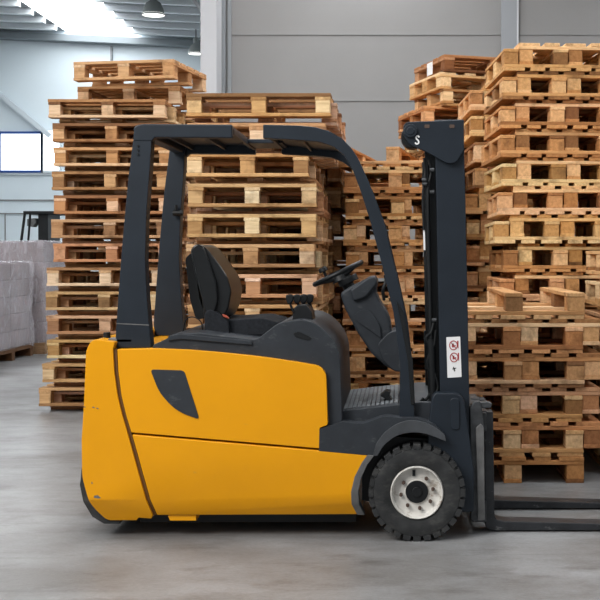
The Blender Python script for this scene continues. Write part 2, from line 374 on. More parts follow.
step = [(319.5, 429), (342, 422, 3), (362, 424, 2), (386, 416, 5), (399, 418, 2), (416, 418, 4), (434, 424, 4), (445.5, 435, 3), (446, 441, 1), (436, 436, 6), (422, 431.5, 8), (408, 431, 8), (394, 435.5, 8), (382, 445, 6), (374.5, 456, 1), (319, 451)]
obj('step_panel', pp(step, Y0, .16, 0), PLAST, FL, bevel=.01, seg=3)
fend = [(373, 456), (376, 444, 3), (383, 434, 5), (395, 424.5, 6), (410, 419.5, 8), (426, 422.5, 6), (438, 429, 4), (445.5, 436, 3), (446, 441.5, 1), (434, 436.5, 6), (421, 432.5, 8), (408, 432.5, 8), (395, 436, 8), (383, 446, 5), (377.5, 456, 1)]
obj('front_fender', pp(fend, Y0-.012, .22, 0), simple('scuffed_fender', (.05, .054, .06), .6, nscale=10, namt=.3, spec=.3), FL, bevel=.008)
# wheels ---------------------------------------------------------------------------
def wheel(cx, cz, yo, rad, wid, flip=False):
    c = Vector((cx, yo, cz)); s = -1 if flip else 1
    k = rad/48.5
    prof = [(26.5*k, .03), (27*k, .004), (29*k, -.001), (34*k, -.006), (39*k, -.008), (43*k, -.004), (44.6*k, .004), (45.2*k, .02), (45.2*k, wid-.02), (43*k, wid), (27*k, wid), (24*k, wid-.03)]
    bm = B(); lathe(bm, [(r, y*s) for r, y in prof], c, 72)
    n = 28
    for i in range(n):
        for side_, (ya, yb) in enumerate(((.0, .085), (wid-.085, wid))):
            a = 2*math.pi*(i+.5*side_)/n; w = 2*math.pi/n*.39
            pts = []
            for (rr, aa) in ((44*k, -w), (48.5*k, -w*.85), (48.5*k, w*.85), (44*k, w)):
                pts.append((rr, a+aa))
            va = [bm.verts.new((c.x+r_*math.cos(t), c.y+s*ya, c.z+r_*math.sin(t))) for r_, t in pts]
            vb = [bm.verts.new((c.x+r_*math.cos(t), c.y+s*yb, c.z+r_*math.sin(t))) for r_, t in pts]
            # lug shoulder runs down the sidewall
            sh_ = [bm.verts.new((c.x+r_*math.cos(t), c.y+s*(ya+.006), c.z+r_*math.sin(t))) for r_, t in ((41.5*k, a-w*.8), (41.5*k, a+w*.8))] if side_ == 0 else None
            bm.faces.new(va); bm.faces.new(list(reversed(vb)))
            for q in range(4): bm.faces.new((va[q], vb[q], vb[(q+1) % 4], va[(q+1) % 4]))
            if sh_:
                for v in va: v.co.y -= s*.004
                bm.faces.new((sh_[0], va[0], va[3], sh_[1]))
    ty = obj('tyre', bm, RUB, FL, ang=30)
    bm = B(); lathe(bm, [(26.8*k, .03*s), (26.6*k, 0), (25.6*k, -.006*s), (24.4*k, 0), (23.4*k, .022*s), (20.5*k, .030*s), (12.5*k, .026*s), (11.5*k, .02*s), (11.3*k, .05*s)], c, 64)
    ri = obj('wheel_rim', bm, RIM, ty, ang=40)
    bm = B(); cyl(bm, c+Vector((0, .035*s, 0)), 11.4*k, (0, 1, 0), .03, 32); cyl(bm, c+Vector((0, .018*s, 0)), 5*k, (0, 1, 0), .012, 20)
    obj('wheel_hub', bm, BLK, ri, bevel=.003)
    for i in range(8):
        a = R(100+45*i)
        if i == 0:
            bm = B(); box(bm, c.x+17.5*k*math.cos(a)-.0065, c.x+17.5*k*math.cos(a)+.0065, yo+.018*s, yo+.03*s, c.z+16*k, c.z+22*k)
            obj('valve_slot', bm, BLK, ri); continue
        bm = B(); cc = c+Vector((16.3*k*math.cos(a), .022*s, 16.3*k*math.sin(a))); cyl(bm, cc, 1.9*k, (0, 1, 0), .02, 6); cyl(bm, cc-Vector((0, .008*s, 0)), 1.0*k, (0, 1, 0), .02, 10)
        obj('wheel_nut', bm, BLT, ri)
wc = P(417, 492.5, 5.02); rad = 48.5*5.02/F
wheel(wc.x, rad+.0, 5.02, rad, .18)
wheel(wc.x, rad+.0, YB+.02, rad, .18, True)
bm = B(); cyl(bm, (wc.x, YC, rad), .045, (0, 1, 0), .75, 20); obj('front_axle', bm, BLK, FL)
xr = P(125, 0, 5.5).x
bm = B(); lathe(bm, [(.02, -.09), (.15, -.09), (.19, -.08), (.2, -.06), (.2, .06), (.19, .08), (.15, .09), (.02, .09)], (xr, YC, .2), 48); obj('rear_tyre', bm, RUB, FL)
# mast -------------------------------------------------------------------------------
ym = Y0+.10
rail = [(434.5, 120), (463.5, 119.5), (465.5, 200), (468, 320), (470, 440), (470.5, 512), (442, 512), (439, 330), (436.5, 200)]
bm = pp(rail, ym, .05); mr = obj('mast_rail', bm, FRAME, FL, bevel=.004)
bm = prism(B(), [((x-VX)*ym/F, H-(y-VY)*ym/F) for x, y in rail], 5.9-.05, 5.9); obj('mast_rail', bm, FRAME, FL, bevel=.004)
inner = [(425, 150), (436, 150), (440, 330), (446, 505), (436, 505), (430, 330)]
for ya in (ym+.055, 5.80):
    bm = prism(B(), [((x-VX)*ym/F, H-(y-VY)*ym/F) for x, y in inner], ya, ya+.045); obj('inner_mast_rail', bm, BLK, FL, bevel=.003)
for zpy in (140, 300, 480):
    a = P(445 if zpy < 400 else 455, zpy, ym); bm = B(); box(bm, a.x, a.x+.05, ym+.04, 5.88, a.z-.05, a.z+.05); obj('mast_crossbar', bm, BLK, FL, bevel=.005)
for ya in (ym+.03, 5.78):
    k = ym/F
    bm = B(); tube(bm, [((427-VX)*k, ya, H-(165-VY)*k), ((431-VX)*k, ya, H-(340-VY)*k)], .011, 12); tube(bm, [((431-VX)*k, ya, H-(340-VY)*k), ((436-VX)*k, ya, H-(500-VY)*k)], .02, 12)
    obj('lift_cylinder', bm, BLK, FL)
head = [(404, 122, 6), (464, 119.8, 1), (464, 150, 1), (456, 163, 5), (447, 163.5, 4), (425, 151, 4), (410, 145, 4), (402.5, 134, 8)]
hp = obj('mast_head_plate', pp(head, ym-.025, .03, 5), FRAME, FL, bevel=.005)
bm = B(); cyl(bm, P(410.5, 131, ym-.03), .03, (0, 1, 0), .016, 32); cyl(bm, P(410.5, 131, ym-.036), .018, (0, 1, 0), .012, 24); obj('pulley_cover', bm, FRAME, hp, bevel=.004)
bm = B(); cyl(bm, P(412, 138, ym+.06), .05, (0, 1, 0), .09, 32); obj('chain_pulley', bm, BLK, FL, bevel=.003)
for x in (427, 452):
    bm = pp([(x-2.5, 124.5), (x+2.5, 124.5), (x+2.5, 128), (x-2.5, 128)], ym-.028, .01, 1); obj('rusty_slot', bm, BLT, hp)
S = []
for k in range(25):
    t = k/24; a = R(-30+ (270)*min(1, t*2)) if t <= .5 else None
sp = [Vector((417.2+(q[0]-417.2)*.85, 140+(q[1]-140)*.88)) for q in ((419.3, 137.2), (418.6, 135.6), (416.8, 135.6), (415.9, 137.2), (416.6, 139), (418.3, 140.6), (419, 142.4), (418, 144.2), (416, 144.4), (414.9, 142.8))]
sp3 = smoothpts([(p.x, p.y, 0) for p in sp], 4)
rb = ribbon([(p.x, p.y) for p in sp3], 1.45)
bm = B(); k = (ym-.026)/F
L_ = len(rb)//2
for i in range(L_-1):
    q = [rb[i], rb[i+1], rb[len(rb)-2-i], rb[len(rb)-1-i]]
    vs0 = [bm.verts.new(((x-VX)*k, ym-.0275, H-(y-VY)*k)) for x, y in q]; vs1 = [bm.verts.new((v.co.x, ym-.024, v.co.z)) for v in vs0]
    bm.faces.new(vs0); bm.faces.new(list(reversed(vs1)))
    for j in range(4): bm.faces.new((vs0[j], vs1[j], vs1[(j+1) % 4], vs0[(j+1) % 4]))
obj('hook_emblem', bm, WHT, hp, smooth=False)
# warning label
st = obj('warning_label', pp([(446.3, 337.2), (460.2, 336.6), (461.6, 377), (447.5, 377.8)], ym-.002, .003, .6), WHT, mr)
def wl(px): return obj('printed_symbol', pp(px, ym-.0035, .002), REDM, st, smooth=False)
for cy, cx in ((345.3, 453.4), (357.4, 454)):
    o_ = [(cx+4.3*math.cos(2*math.pi*i/28), cy+4.9*math.sin(2*math.pi*i/28)) for i in range(29)]
    i_ = [(cx+3.4*math.cos(2*math.pi*i/28), cy+4.0*math.sin(2*math.pi*i/28)) for i in range(29)]
    bm = B(); k = ym/F
    def quad(q):
        vs0 = [bm.verts.new(((x-VX)*k, ym-.0035, H-(y-VY)*k)) for x, y in q]; vs1 = [bm.verts.new((v.co.x, ym-.001, v.co.z)) for v in vs0]
        bm.faces.new(vs0); bm.faces.new(list(reversed(vs1)))
        for j in range(4): bm.faces.new((vs0[j], vs1[j], vs1[(j+1) % 4], vs0[(j+1) % 4]))
    for i in range(28): quad((o_[i], o_[i+1], i_[i+1], i_[i]))
    quad([(cx-3.0, cy-3.0), (cx-2.4, cy-3.5), (cx+3.0, cy+3.0), (cx+2.4, cy+3.5)])
    quad([(cx-1.6, cy-1.5), (cx+.2, cy-2), (cx+.4, cy+1.8), (cx-1.4, cy+2)]); quad([(cx+.8, cy-.2), (cx+2.2, cy-.2), (cx+2.2, cy+1), (cx+.8, cy+1)])
    quad([(cx+3.6, cy-4.6), (cx+5, cy-4.6), (cx+5, cy+3), (cx+4.3, cy+3)])
    obj('prohibition_symbol', bm, REDM, st, smooth=False)
bm = B(); k = ym/F
quad([(453, 367), (453.8, 366.7), (455.2, 371), (454.2, 371.4)]); quad([(452.3, 368.6), (456, 367.6), (456.2, 368.3), (452.5, 369.3)])
obj('printed_mark', bm, BLK, st, smooth=False)
# lower mast mount plate with long oval boss
mp_ = obj('mast_mount', pp([(432, 398, 4), (435, 393, 4), (459, 393.5, 5), (464.5, 400, 4), (470, 440), (474, 470), (474, 512), (430, 512), (428, 430)], Y0+.04, .10, 2), FRAME, FL, bevel=.01)
obj('oval_boss', pp([(450, 398, 6), (459.5, 398, 6), (460, 430, 6), (451, 430, 6)], Y0+.034, .02, 5), FRAME, mp_, bevel=.004)
obj('mast_highlight', pp([(422.8, 222), (424.6, 222), (425.4, 250), (423.6, 250)], ym+.02, .006), WHT, FL)  # white strip paints a highlight onto the edge of the inner mast rail
# hoses
for pts, r in (([(424, 158), (425.5, 175), (423, 195), (424, 230)], .006), ([(429, 160), (431, 172), (428, 195), (429, 260)], .006),
               ([(434, 322), (431, 332), (426, 338), (430, 350), (427, 366), (434, 378), (431, 392), (424, 402), (414, 411)], .007),
               ([(436, 330), (434, 345), (430, 355), (434, 372), (438, 388), (430, 400), (421, 412)], .006),
               ([(424, 398), (418, 404), (412, 404), (404, 412)], .007)):
    bm = B(); tube(bm, smoothpts([P(x, y, ym+.02) for x, y in pts]), r, 8); obj('hydraulic_hose', bm, BLK, FL)
for (x, y) in ((424, 180), (424.5, 184), (432, 170), (432, 192), (434, 320)):
    bm = B(); cyl(bm, P(x, y, ym+.01), .009, (1, 0, 0), .02, 10); obj('hose_clamp', bm, STEEL, FL)
# carriage and forks --------------------------------------------------------------------
for nm, xx, yb_, zz in (('carriage_bar', 472, 412, 430), ('carriage_bar', 472, 500, 520)):
    a, b = P(xx, yb_, Y0+.16), P(486, zz, Y0+.16); bm = B(); box(bm, a.x, b.x, Y0+.12, YB-.12, b.z, a.z); obj(nm, bm, STEEL, FL, bevel=.005)
obj('load_roller_plate', pp([(470, 408, 2), (474, 402, 1), (480, 401, 1), (482, 408, 1), (484, 425), (484, 470), (478, 520), (471, 520)], Y0+.09, .04), STEEL, FL, bevel=.004)
obj('fork_latch', pp([(476, 403, 1), (488, 401.5, 2), (492, 404, 1), (491, 408, 1), (482, 408, 1), (481, 413), (476, 413)], Y0+.10, .05), STEEL, FL, bevel=.004)
obj('carriage_side_plate', pp([(476, 428, 1), (481, 424, 1), (484, 428, 1), (485, 520, 1), (478, 521, 1)], Y0+.07, .03), GREY, FL, bevel=.003)
for fy in (5.19, 5.64):
    zt = .048; xs0 = P(484.5, 0, 5.19).x; xs1 = P(494.5, 0, 5.19).x; top = P(0, 412, 5.19).z
    xt = xs1+1.0
    prof = [(xs0, top), (xs1-.006, top), (xs1, .075), (xs1+.012, zt+.006), (xs1+.05, zt), (xt-.02, .022), (xt, .016), (xt, .008), (xs0+.03, .006), (xs0+.006, .02), (xs0, .05)]
    fo = obj('fork', prism(B(), prof, fy, fy+.10), FORK, FL, bevel=.004, seg=2)
    obj('fork_hook', prism(B(), [(xs0-.03, top+.004), (xs0+.012, top+.004), (xs0+.012, top-.05), (xs0-.01, top-.05), (xs0-.03, top-.03)], fy+.01, fy+.09), FORK, fo, bevel=.003)

# ------------------------------------------------------------------ pallets
meshes = {}
def boxmesh(key, lx, ly, lz, bev=.0025):
    kk = (key, round(lx, 3), round(ly, 3), round(lz, 3))
    if kk not in meshes:
        bm = B(); box(bm, -lx/2, lx/2, -ly/2, ly/2, -lz/2, lz/2)
        bmesh.ops.bevel(bm, geom=bm.edges[:], offset=bev, segments=1, affect='EDGES')
        bmesh.ops.recalc_face_normals(bm, faces=bm.faces)
        me = bpy.data.meshes.new(key); bm.to_mesh(me); bm.free(); me.materials.append(WOOD); meshes[kk] = me
    return meshes[kk]
def deckmesh(LX, LY, t, var):           # boards run along local X, side by side in Y
    kk = ('deck', LX, LY, var)
    if kk not in meshes:
        rnd = random.Random(var*7+3); bm = B()
        ws = [.145, .10, .145, .10, .145]; gap = (LY-sum(ws))/4; y = -LY/2
        for w in ws:
            dx = rnd.uniform(-.006, .006); dz = rnd.uniform(-.0015, .0015); w2 = w*rnd.uniform(.9, 1.0)
            b2 = B(); box(b2, -LX/2+dx, LX/2+dx, y, y+w2, -t/2, t/2+dz)
            bmesh.ops.bevel(b2, geom=b2.edges[:], offset=.002, segments=1, affect='EDGES')
            tmp = bpy.data.meshes.new('t'); b2.to_mesh(tmp); b2.free(); bm.from_mesh(tmp); bpy.data.meshes.remove(tmp)
            y += w+gap
        bmesh.ops.recalc_face_normals(bm, faces=bm.faces)
        me = bpy.data.meshes.new('deck'); bm.to_mesh(me); bm.free(); me.materials.append(WOOD); meshes[kk] = me
    return meshes[kk]
T_ = .022; BH = .078
protos = {}
def make_pallet(LX, LY, run, hs=1.0, bw=.098, var=0):
    """prototype kept as a list of (name, mesh, location, rotated); run 'Y': deck boards run in depth, 'X': along the face"""
    A, Bd = (LX, LY) if run == 'X' else (LY, LX)      # A: board length, Bd: across
    parts = []; t = T_*hs; h = BH*hs
    rot = 0 if run == 'X' else 1
    def put(nm, me, a, b, z, r): # a along board run, b across
        x, y = (a, b) if run == 'X' else (-b, a)
        parts.append((nm, me, Vector((x, y, z)), r))
    put('deck', deckmesh(A, Bd, t, var), 0, 0, t*.5+2*t+h, rot)
    bl = .13 if run == 'Y' else .098
    for a in (-A/2+bl/2, 0, A/2-bl/2): put('stringer_board', boxmesh('stringer_board', Bd, bl, t), a, 0, t*1.5+h, 1-rot)
    for b in (-Bd/2+bw/2, 0, Bd/2-bw/2):
        for a in (-A/2+bl/2, 0, A/2-bl/2): put('block', boxmesh('block', bl-.008, bw-.004, h), a, b, t+h/2, rot)
        put('skid_board', boxmesh('skid_board', A, bw, t), 0, b, t/2, rot)
    return parts, 4*t+h-t
def place(parts, HT, x, y, z, rz, inv, label, group, tint, slim=False):
    root = bpy.data.objects.new('wooden_pallet', None); C.objects.link(root); root.empty_display_size = .1
    root.location = (x, y, z); root.rotation_euler = (0, 0, rz)
    root['label'] = label; root['category'] = 'pallet'; root['group'] = group
    for nm, me, loc, r in parts:
        o = bpy.data.objects.new(nm, me); C.objects.link(o); o.parent = root
        l = loc.copy()
        if inv: l.z = HT-l.z; l.y = l.y
        o.location = l; 
        o.rotation_euler = (math.pi if inv else 0, 0, math.pi/2 if r else 0)
        j = random.uniform(-1, 1)*.003 if nm == 'block' else 0
        o.location.x += j
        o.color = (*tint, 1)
    return root
ORD = ['topmost', 'second', 'third', 'fourth', 'fifth', 'sixth', 'seventh', 'eighth', 'ninth', 'tenth', 'eleventh', 'twelfth', 'thirteenth', 'fourteenth', 'fifteenth', 'sixteenth']
def stack(phrase, group, LX, LY, run, x, y, npairs, pitch=.188, rot=0, jit=(.012, .02, 1.0), off=(.105, .02), tint=(1, 1, 1), xs=None, rots=None, lys=None, lxs=None, z0=0, tone='', bw=.098, inv_first=True, base_rows=0):
    """x,y: front-left corner of the face; pairs of interlocked pallets, one upside down and one deck-up"""
    hs = pitch/.188
    for k in range(npairs):             # k = 0 at the bottom
        i = npairs-1-k
        lx = lxs[i] if lxs and i < len(lxs) else LX; ly = lys[i] if lys and i < len(lys) else LY
        parts, HT = make_pallet(lx, ly, run, hs, bw, var=random.randrange(3))
        xx = (xs[i] if xs and i < len(xs) else x)+random.uniform(-1, 1)*jit[0]; yy = y+random.uniform(-1, 1)*jit[1]
        rz = R((rots[i] if rots and i < len(rots) else rot)+random.uniform(-1, 1)*jit[2])
        z = z0+k*pitch; c, s = math.cos(rz), math.sin(rz)
        for inv in (True, False):
            if run == 'Y': ox, oy = (0, 0) if inv else off
            else: ox, oy = (off[0], off[1]) if inv else (0, 0)
            lx2, ly2 = lx/2+ox, ly/2+oy
            cx = xx+lx2*c-ly2*s; cy = yy+lx2*s+ly2*c
            zz = z if inv else z+2*T_*hs
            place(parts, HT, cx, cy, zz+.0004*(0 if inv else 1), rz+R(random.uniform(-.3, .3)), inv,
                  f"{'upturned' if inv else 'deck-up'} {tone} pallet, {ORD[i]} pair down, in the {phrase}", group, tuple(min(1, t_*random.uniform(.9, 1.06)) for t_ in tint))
def px2x(px, Y): return (px-VX)*Y/F
# L: leftmost stack
YL = 9.15
gl = 'pallets in the leftmost stack'
stack('leftmost stack', gl, .93, .95, 'X', 0, YL, 13, pitch=.1915, off=(.05, .13), jit=(.004, .01, .8), tint=(.90, .86, .86), tone='weathered',
      xs=[px2x(p, YL) for p in (48, 52, 53, 51.5, 54, 51, 53, 46, 46.5, 46, 47, 42, 38)], rots=[0, 0, .5, -.5, 0, 0, 0, 0, 0, 0, 0, 0, 0])
pl, HT = make_pallet(.86, .80, 'X', 1.02, .098, 1)
place(pl, HT, px2x(77, YL+.3)+.45, YL+.3+.40, 2.492, R(-4), False, 'deck-up single pallet, second from the top of the leftmost stack', gl, (.93, .88, .86))
pl, HT = make_pallet(.84, .80, 'X', 1.04, .098, 2)
place(pl, HT, px2x(73, YL)+.468, YL+.37, 2.492+.151, R(-9), False, 'single weathered pallet on the very top of the leftmost stack', gl, (.93, .88, .86))
# N: stack behind it, seen through its gaps and at its right edge; shade put into its darker tint
stack('stack hidden behind the leftmost one', 'pallets in the stack behind the leftmost one', .93, .95, 'X', -2.72, 10.4, 13, pitch=.194, off=(.05, .13), jit=(.02, .01, .8), tint=(.8, .72, .68), tone='shade-tinted')
# M: stack behind the seat
YM = 7.14
stack('stack behind the seat', 'pallets in the stack behind the driver seat', .80, 1.15, 'X', px2x(187, YM), YM, 12, off=(.03, .12), jit=(.008, .012, .7), tint=(.97, .95, .97), tone='pale', bw=.09,
      lxs=[.90, .86, .76, .80], xs=[px2x(187, YM)]*2)
# E: behind that stack; its shade is painted in through the dark tint
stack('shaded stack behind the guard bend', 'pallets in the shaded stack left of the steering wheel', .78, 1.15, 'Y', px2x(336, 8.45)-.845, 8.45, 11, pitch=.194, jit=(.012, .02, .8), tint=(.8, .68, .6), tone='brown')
# D: behind the steering column
YD = 8.2
stack('stack behind the steering column', 'pallets in the stack behind the steering column', .74, 1.15, 'Y', px2x(345, YD), YD, 10, jit=(.018, .02, 1.2), rot=-.3, tint=(1, .84, .70), tone='orange', off=(.06, .02))
pt, HT = make_pallet(.80, 1.15, 'Y')
place(pt, HT, px2x(345, YD)+.42, YD+.6, 1.881, R(-8), True, 'upturned single pallet crowning the stack behind the steering column', 'pallets in the stack behind the steering column', (1, .86, .72))
stack('added row behind the steering column stack', 'added pallets behind the stack behind the steering column', .80, .80, 'X', -.78, 9.84, 10, rot=0, jit=(.02, .01, 1), tint=(.85, .7, .58), tone='shade-tinted', off=(.03, .11))  # added row that darkens gaps against the bright wall; tint carries painted shade
# C: tall stack whose crossed top shows above the mast head
YCc = 9.78; xc = px2x(443, YCc)
gc = 'pallets in the crossed stack above the mast head'
stack('crossed stack above the mast head', gc, .95, .80, 'X', xc, YCc, 13, pitch=.194, rot=18, jit=(.02, .02, 3), tint=(.95, .78, .62), tone='brown', off=(.04, .11), xs=[xc-.16, xc-.05])
def cornered(parts, HT, lx, ly, x, y, z, rz, inv, label, tint):
    c, s_ = math.cos(R(rz)), math.sin(R(rz)); a, b_ = lx/2, ly/2
    return place(parts, HT, x+a*c-b_*s_, y+a*s_+b_*c, z, R(rz), inv, label, gc, tint)
for k, (run, inv, dx_, rz, lab, tint) in enumerate((
    ('Y', True, .0, 17, 'pale upturned pallet with open bays, third from the top above the mast head', (1, .92, .78)),
    ('X', False, -.02, 19, 'pale pallet with closed left side, second from the top above the mast head', (1, .95, .82)),
    ('Y', False, .01, 18, 'topmost brown pallet with a white tag above the mast head', (.62, .46, .38)))):
    pt, HT = make_pallet(.95, .80, 'X' if k != 1 else 'Y', 1.0, .098, k)
    cornered(pt, HT, .95, .80, xc+dx_, YCc, 2.522+k*.145, rz, inv, lab, tint)
th = R(18); ex = Vector((-math.sin(th), math.cos(th), 0)); q = Vector((xc+.01, YCc, 2.522+2*.145+.075))+ex*.36; nrm = Vector((-math.cos(th), -math.sin(th), 0))
bm = B(); fr = [q+nrm*.004+ex*a_+Vector((0, 0, b_)) for a_, b_ in ((-.07, -.055), (.07, -.055), (.07, .055), (-.07, .055))]; bk_ = [v-nrm*.003 for v in fr]
va = [bm.verts.new(v) for v in fr]; vb = [bm.verts.new(v) for v in bk_]; bm.faces.new(va); bm.faces.new(list(reversed(vb)))
for j in range(4): bm.faces.new((va[j], vb[j], vb[(j+1) % 4], va[(j+1) % 4]))
tag(obj('pallet_tag', bm, WHT, smooth=False), 'small white paper tag stapled to the top brown pallet above the mast', 'tag')
# G: light stack between mast and the tall right stack
YG = 8.65
stack('stack right of the mast', 'pallets in the stack between the mast and the tall right stack', .76, .85, 'Y', px2x(467, YG), YG, 13, pitch=.195, rot=5, jit=(.02, .02, 2), tint=(1, .86, .72), tone='light', xs=[px2x(468, YG), px2x(473, YG), px2x(477, YG), px2x(474, YG)])
# T: tall stack at the right
YT = 7.56
stack('tall stack on the right', 'pallets in the tall stack on the right', .76, .85, 'Y', px2x(499, YT), YT, 14, pitch=.1895, rot=4, jit=(.008, .012, .7), tint=(1, .86, .70), tone='orange',
      xs=[px2x(p, YT) for p in (504, 502, 500, 501, 502, 497, 496, 503, 501)], off=(.10, .02), rots=[4, 4, 4, 4, 4, 1, 1, 1, 1])
# S: short stack by the fork carriage
YS = 6.3
pt, HT = make_pallet(.78, 1.15, 'Y')
grp = 'pallets in the short stack beside the forks'
place(pt, HT, px2x(584, YS)-.39, YS+.575, 0, 0, False, 'deck-up pallet at the bottom of the short stack beside the forks', grp, (1, .84, .68))
stack('short stack beside the forks', grp, .78, 1.15, 'Y', px2x(584, YS)-.78, YS, 4, pitch=.1885, jit=(.006, .01, .5), z0=.1445, tint=(1, .88, .76), tone='knotty', off=(.095, .01))
place(pt, HT, px2x(584, YS)-.39, YS+.575, .1445+4*.1885, R(.6), True, 'upturned pallet with pale legs on top of the short stack', grp, (1, .95, .88))
# K: stack at the right frame edge
stack('stack at the right frame edge', 'pallets in the stack at the right frame edge', .76, .85, 'Y', 1.19, 6.55, 7, pitch=.1885, rot=0, jit=(.01, .01, .8), tint=(1, .93, .82), tone='pale')
# ------------------------------------------------------------------ the hall
CONC, nt, b = mat('concrete_floor'); L = nt.links.new
tc = N(nt, 'ShaderNodeTexCoord'); mp = N(nt, 'ShaderNodeMapping'); L(tc.outputs['Object'], mp.inputs[0])
mp.inputs['Scale'].default_value = (.9, 1.3, 1)
n1 = N(nt, 'ShaderNodeTexNoise', Scale=1.3, Detail=9.0, Roughness=.62); L(mp.outputs[0], n1.inputs['Vector'])
n2 = N(nt, 'ShaderNodeTexNoise', Scale=60.0, Detail=4.0, Roughness=.7); L(tc.outputs['Object'], n2.inputs['Vector'])
mp3 = N(nt, 'ShaderNodeMapping'); mp3.inputs['Scale'].default_value = (1.3, 2.6, 1); L(tc.outputs['Object'], mp3.inputs[0])
n3 = N(nt, 'ShaderNodeTexNoise', Scale=2.4, Detail=7.0, Roughness=.7); L(mp3.outputs[0], n3.inputs['Vector'])
r1 = N(nt, 'ShaderNodeValToRGB'); cr = r1.color_ramp
cr.elements[0].position = .36; cr.elements[0].color = (.140, .133, .128, 1); cr.elements[1].position = .62; cr.elements[1].color = (.25, .252, .256, 1)
L(n1.outputs['Fac'], r1.inputs[0])
r2 = N(nt, 'ShaderNodeValToRGB'); r2.color_ramp.elements[0].position = .3; r2.color_ramp.elements[0].color = (.86, .86, .86, 1); r2.color_ramp.elements[1].position = .7; r2.color_ramp.elements[1].color = (1.06, 1.06, 1.06, 1); L(n2.outputs['Fac'], r2.inputs[0])
r3 = N(nt, 'ShaderNodeValToRGB'); r3.color_ramp.elements[0].position = .32; r3.color_ramp.elements[0].color = (.58, .55, .53, 1); r3.color_ramp.elements[1].position = .5; r3.color_ramp.elements[1].color = (1, 1, 1, 1); L(n3.outputs['Fac'], r3.inputs[0])
ma = N(nt, 'ShaderNodeMix', data_type='RGBA', blend_type='MULTIPLY'); ma.inputs[0].default_value = 1; L(r1.outputs[0], ma.inputs[6]); L(r2.outputs[0], ma.inputs[7])
mb = N(nt, 'ShaderNodeMix', data_type='RGBA', blend_type='MULTIPLY'); mb.inputs[0].default_value = .8; L(ma.outputs[2], mb.inputs[6]); L(r3.outputs[0], mb.inputs[7])
mp4 = N(nt, 'ShaderNodeMapping'); mp4.inputs['Scale'].default_value = (.35, 9, 1); mp4.inputs['Rotation'].default_value = (0, 0, .12); L(tc.outputs['Object'], mp4.inputs[0])
n4 = N(nt, 'ShaderNodeTexNoise', Scale=1.5, Detail=3.0, Roughness=.55, Distortion=.6); L(mp4.outputs[0], n4.inputs['Vector'])
r4 = N(nt, 'ShaderNodeValToRGB'); r4.color_ramp.elements[0].position = .60; r4.color_ramp.elements[0].color = (1, 1, 1, 1); r4.color_ramp.elements[1].position = .72; r4.color_ramp.elements[1].color = (.62, .6, .59, 1); L(n4.outputs['Fac'], r4.inputs[0])
md = N(nt, 'ShaderNodeMix', data_type='RGBA', blend_type='MULTIPLY'); md.inputs[0].default_value = .7; L(mb.outputs[2], md.inputs[6]); L(r4.outputs[0], md.inputs[7])
L(md.outputs[2], b.inputs['Base Color']); b.inputs['Roughness'].default_value = .42; b.inputs['Specular IOR Level'].default_value = .4
bp = N(nt, 'ShaderNodeBump', Strength=.12, Distance=.01); L(n2.outputs['Fac'], bp.inputs['Height']); L(bp.outputs[0], b.inputs['Normal'])
struct('floor', box(B(), -13, 9, -3, 26, -.1, 0), CONC)
WALLR = simple('grey_panel_wall', (.235, .228, .224), .6, nscale=.8, namt=.04)
WALLF = simple('pale_blue_panel_wall', (.62, .70, .745), .6, nscale=.6, namt=.04)
COLM = simple('light_grey_column', (.50, .50, .52), .5)
DK = simple('grey_metal', (.26, .275, .29), .5)
CEIL = simple('ceiling_sheet', (.26, .29, .31), .5)
LINE = simple('panel_joint', (.20, .20, .20), .7)
YW = 14.0; YF = 25.0; ZC = 6.0
xw = px2x(217, YW)
struct('wall_back', box(B(), xw, 9, YW, YW+.25, 0, 6.6), WALLR)
struct('wall_far', box(B(), -13, 9, YF, YF+.25, 0, 6.6), WALLF)
struct('wall_left', box(B(), -13.25, -13, -3, YF, 0, 6.6), WALLF)
struct('wall_right', box(B(), 9, 9.25, -3, YF, 0, 6.6), WALLR)
# horizontal and vertical joints of the panels: trim
ti = 0
def trim(x0, x1, y0, y1, z0, z1, m):
    global ti; ti += 1
    return struct(f'trim_{ti}', box(B(), x0, x1, y0, y1, z0, z1), m)
for py in (35, 101): z = P(0, py, YW).z; trim(xw, 9, YW-.012, YW, z-.003, z+.003, LINE)
trim(px2x(501, YW), px2x(517, YW), YW-.05, YW, 0, 6.5, simple('blue_grey_post', (.26, .27, .285), .5)); trim(px2x(516.5, YW), px2x(518, YW), YW-.07, YW, 0, 6.5, COLM)
trim(px2x(200.5, YW-.5), px2x(216.5, YW-.5), YW-.5, YW-.12, 0, 6.5, COLM)
trim(px2x(217.5, YW), px2x(226, YW), YW-.10, YW, 0, 6.5, DK); trim(px2x(228, YW), px2x(231.5, YW), YW-.03, YW, 0, 6.5, DK)
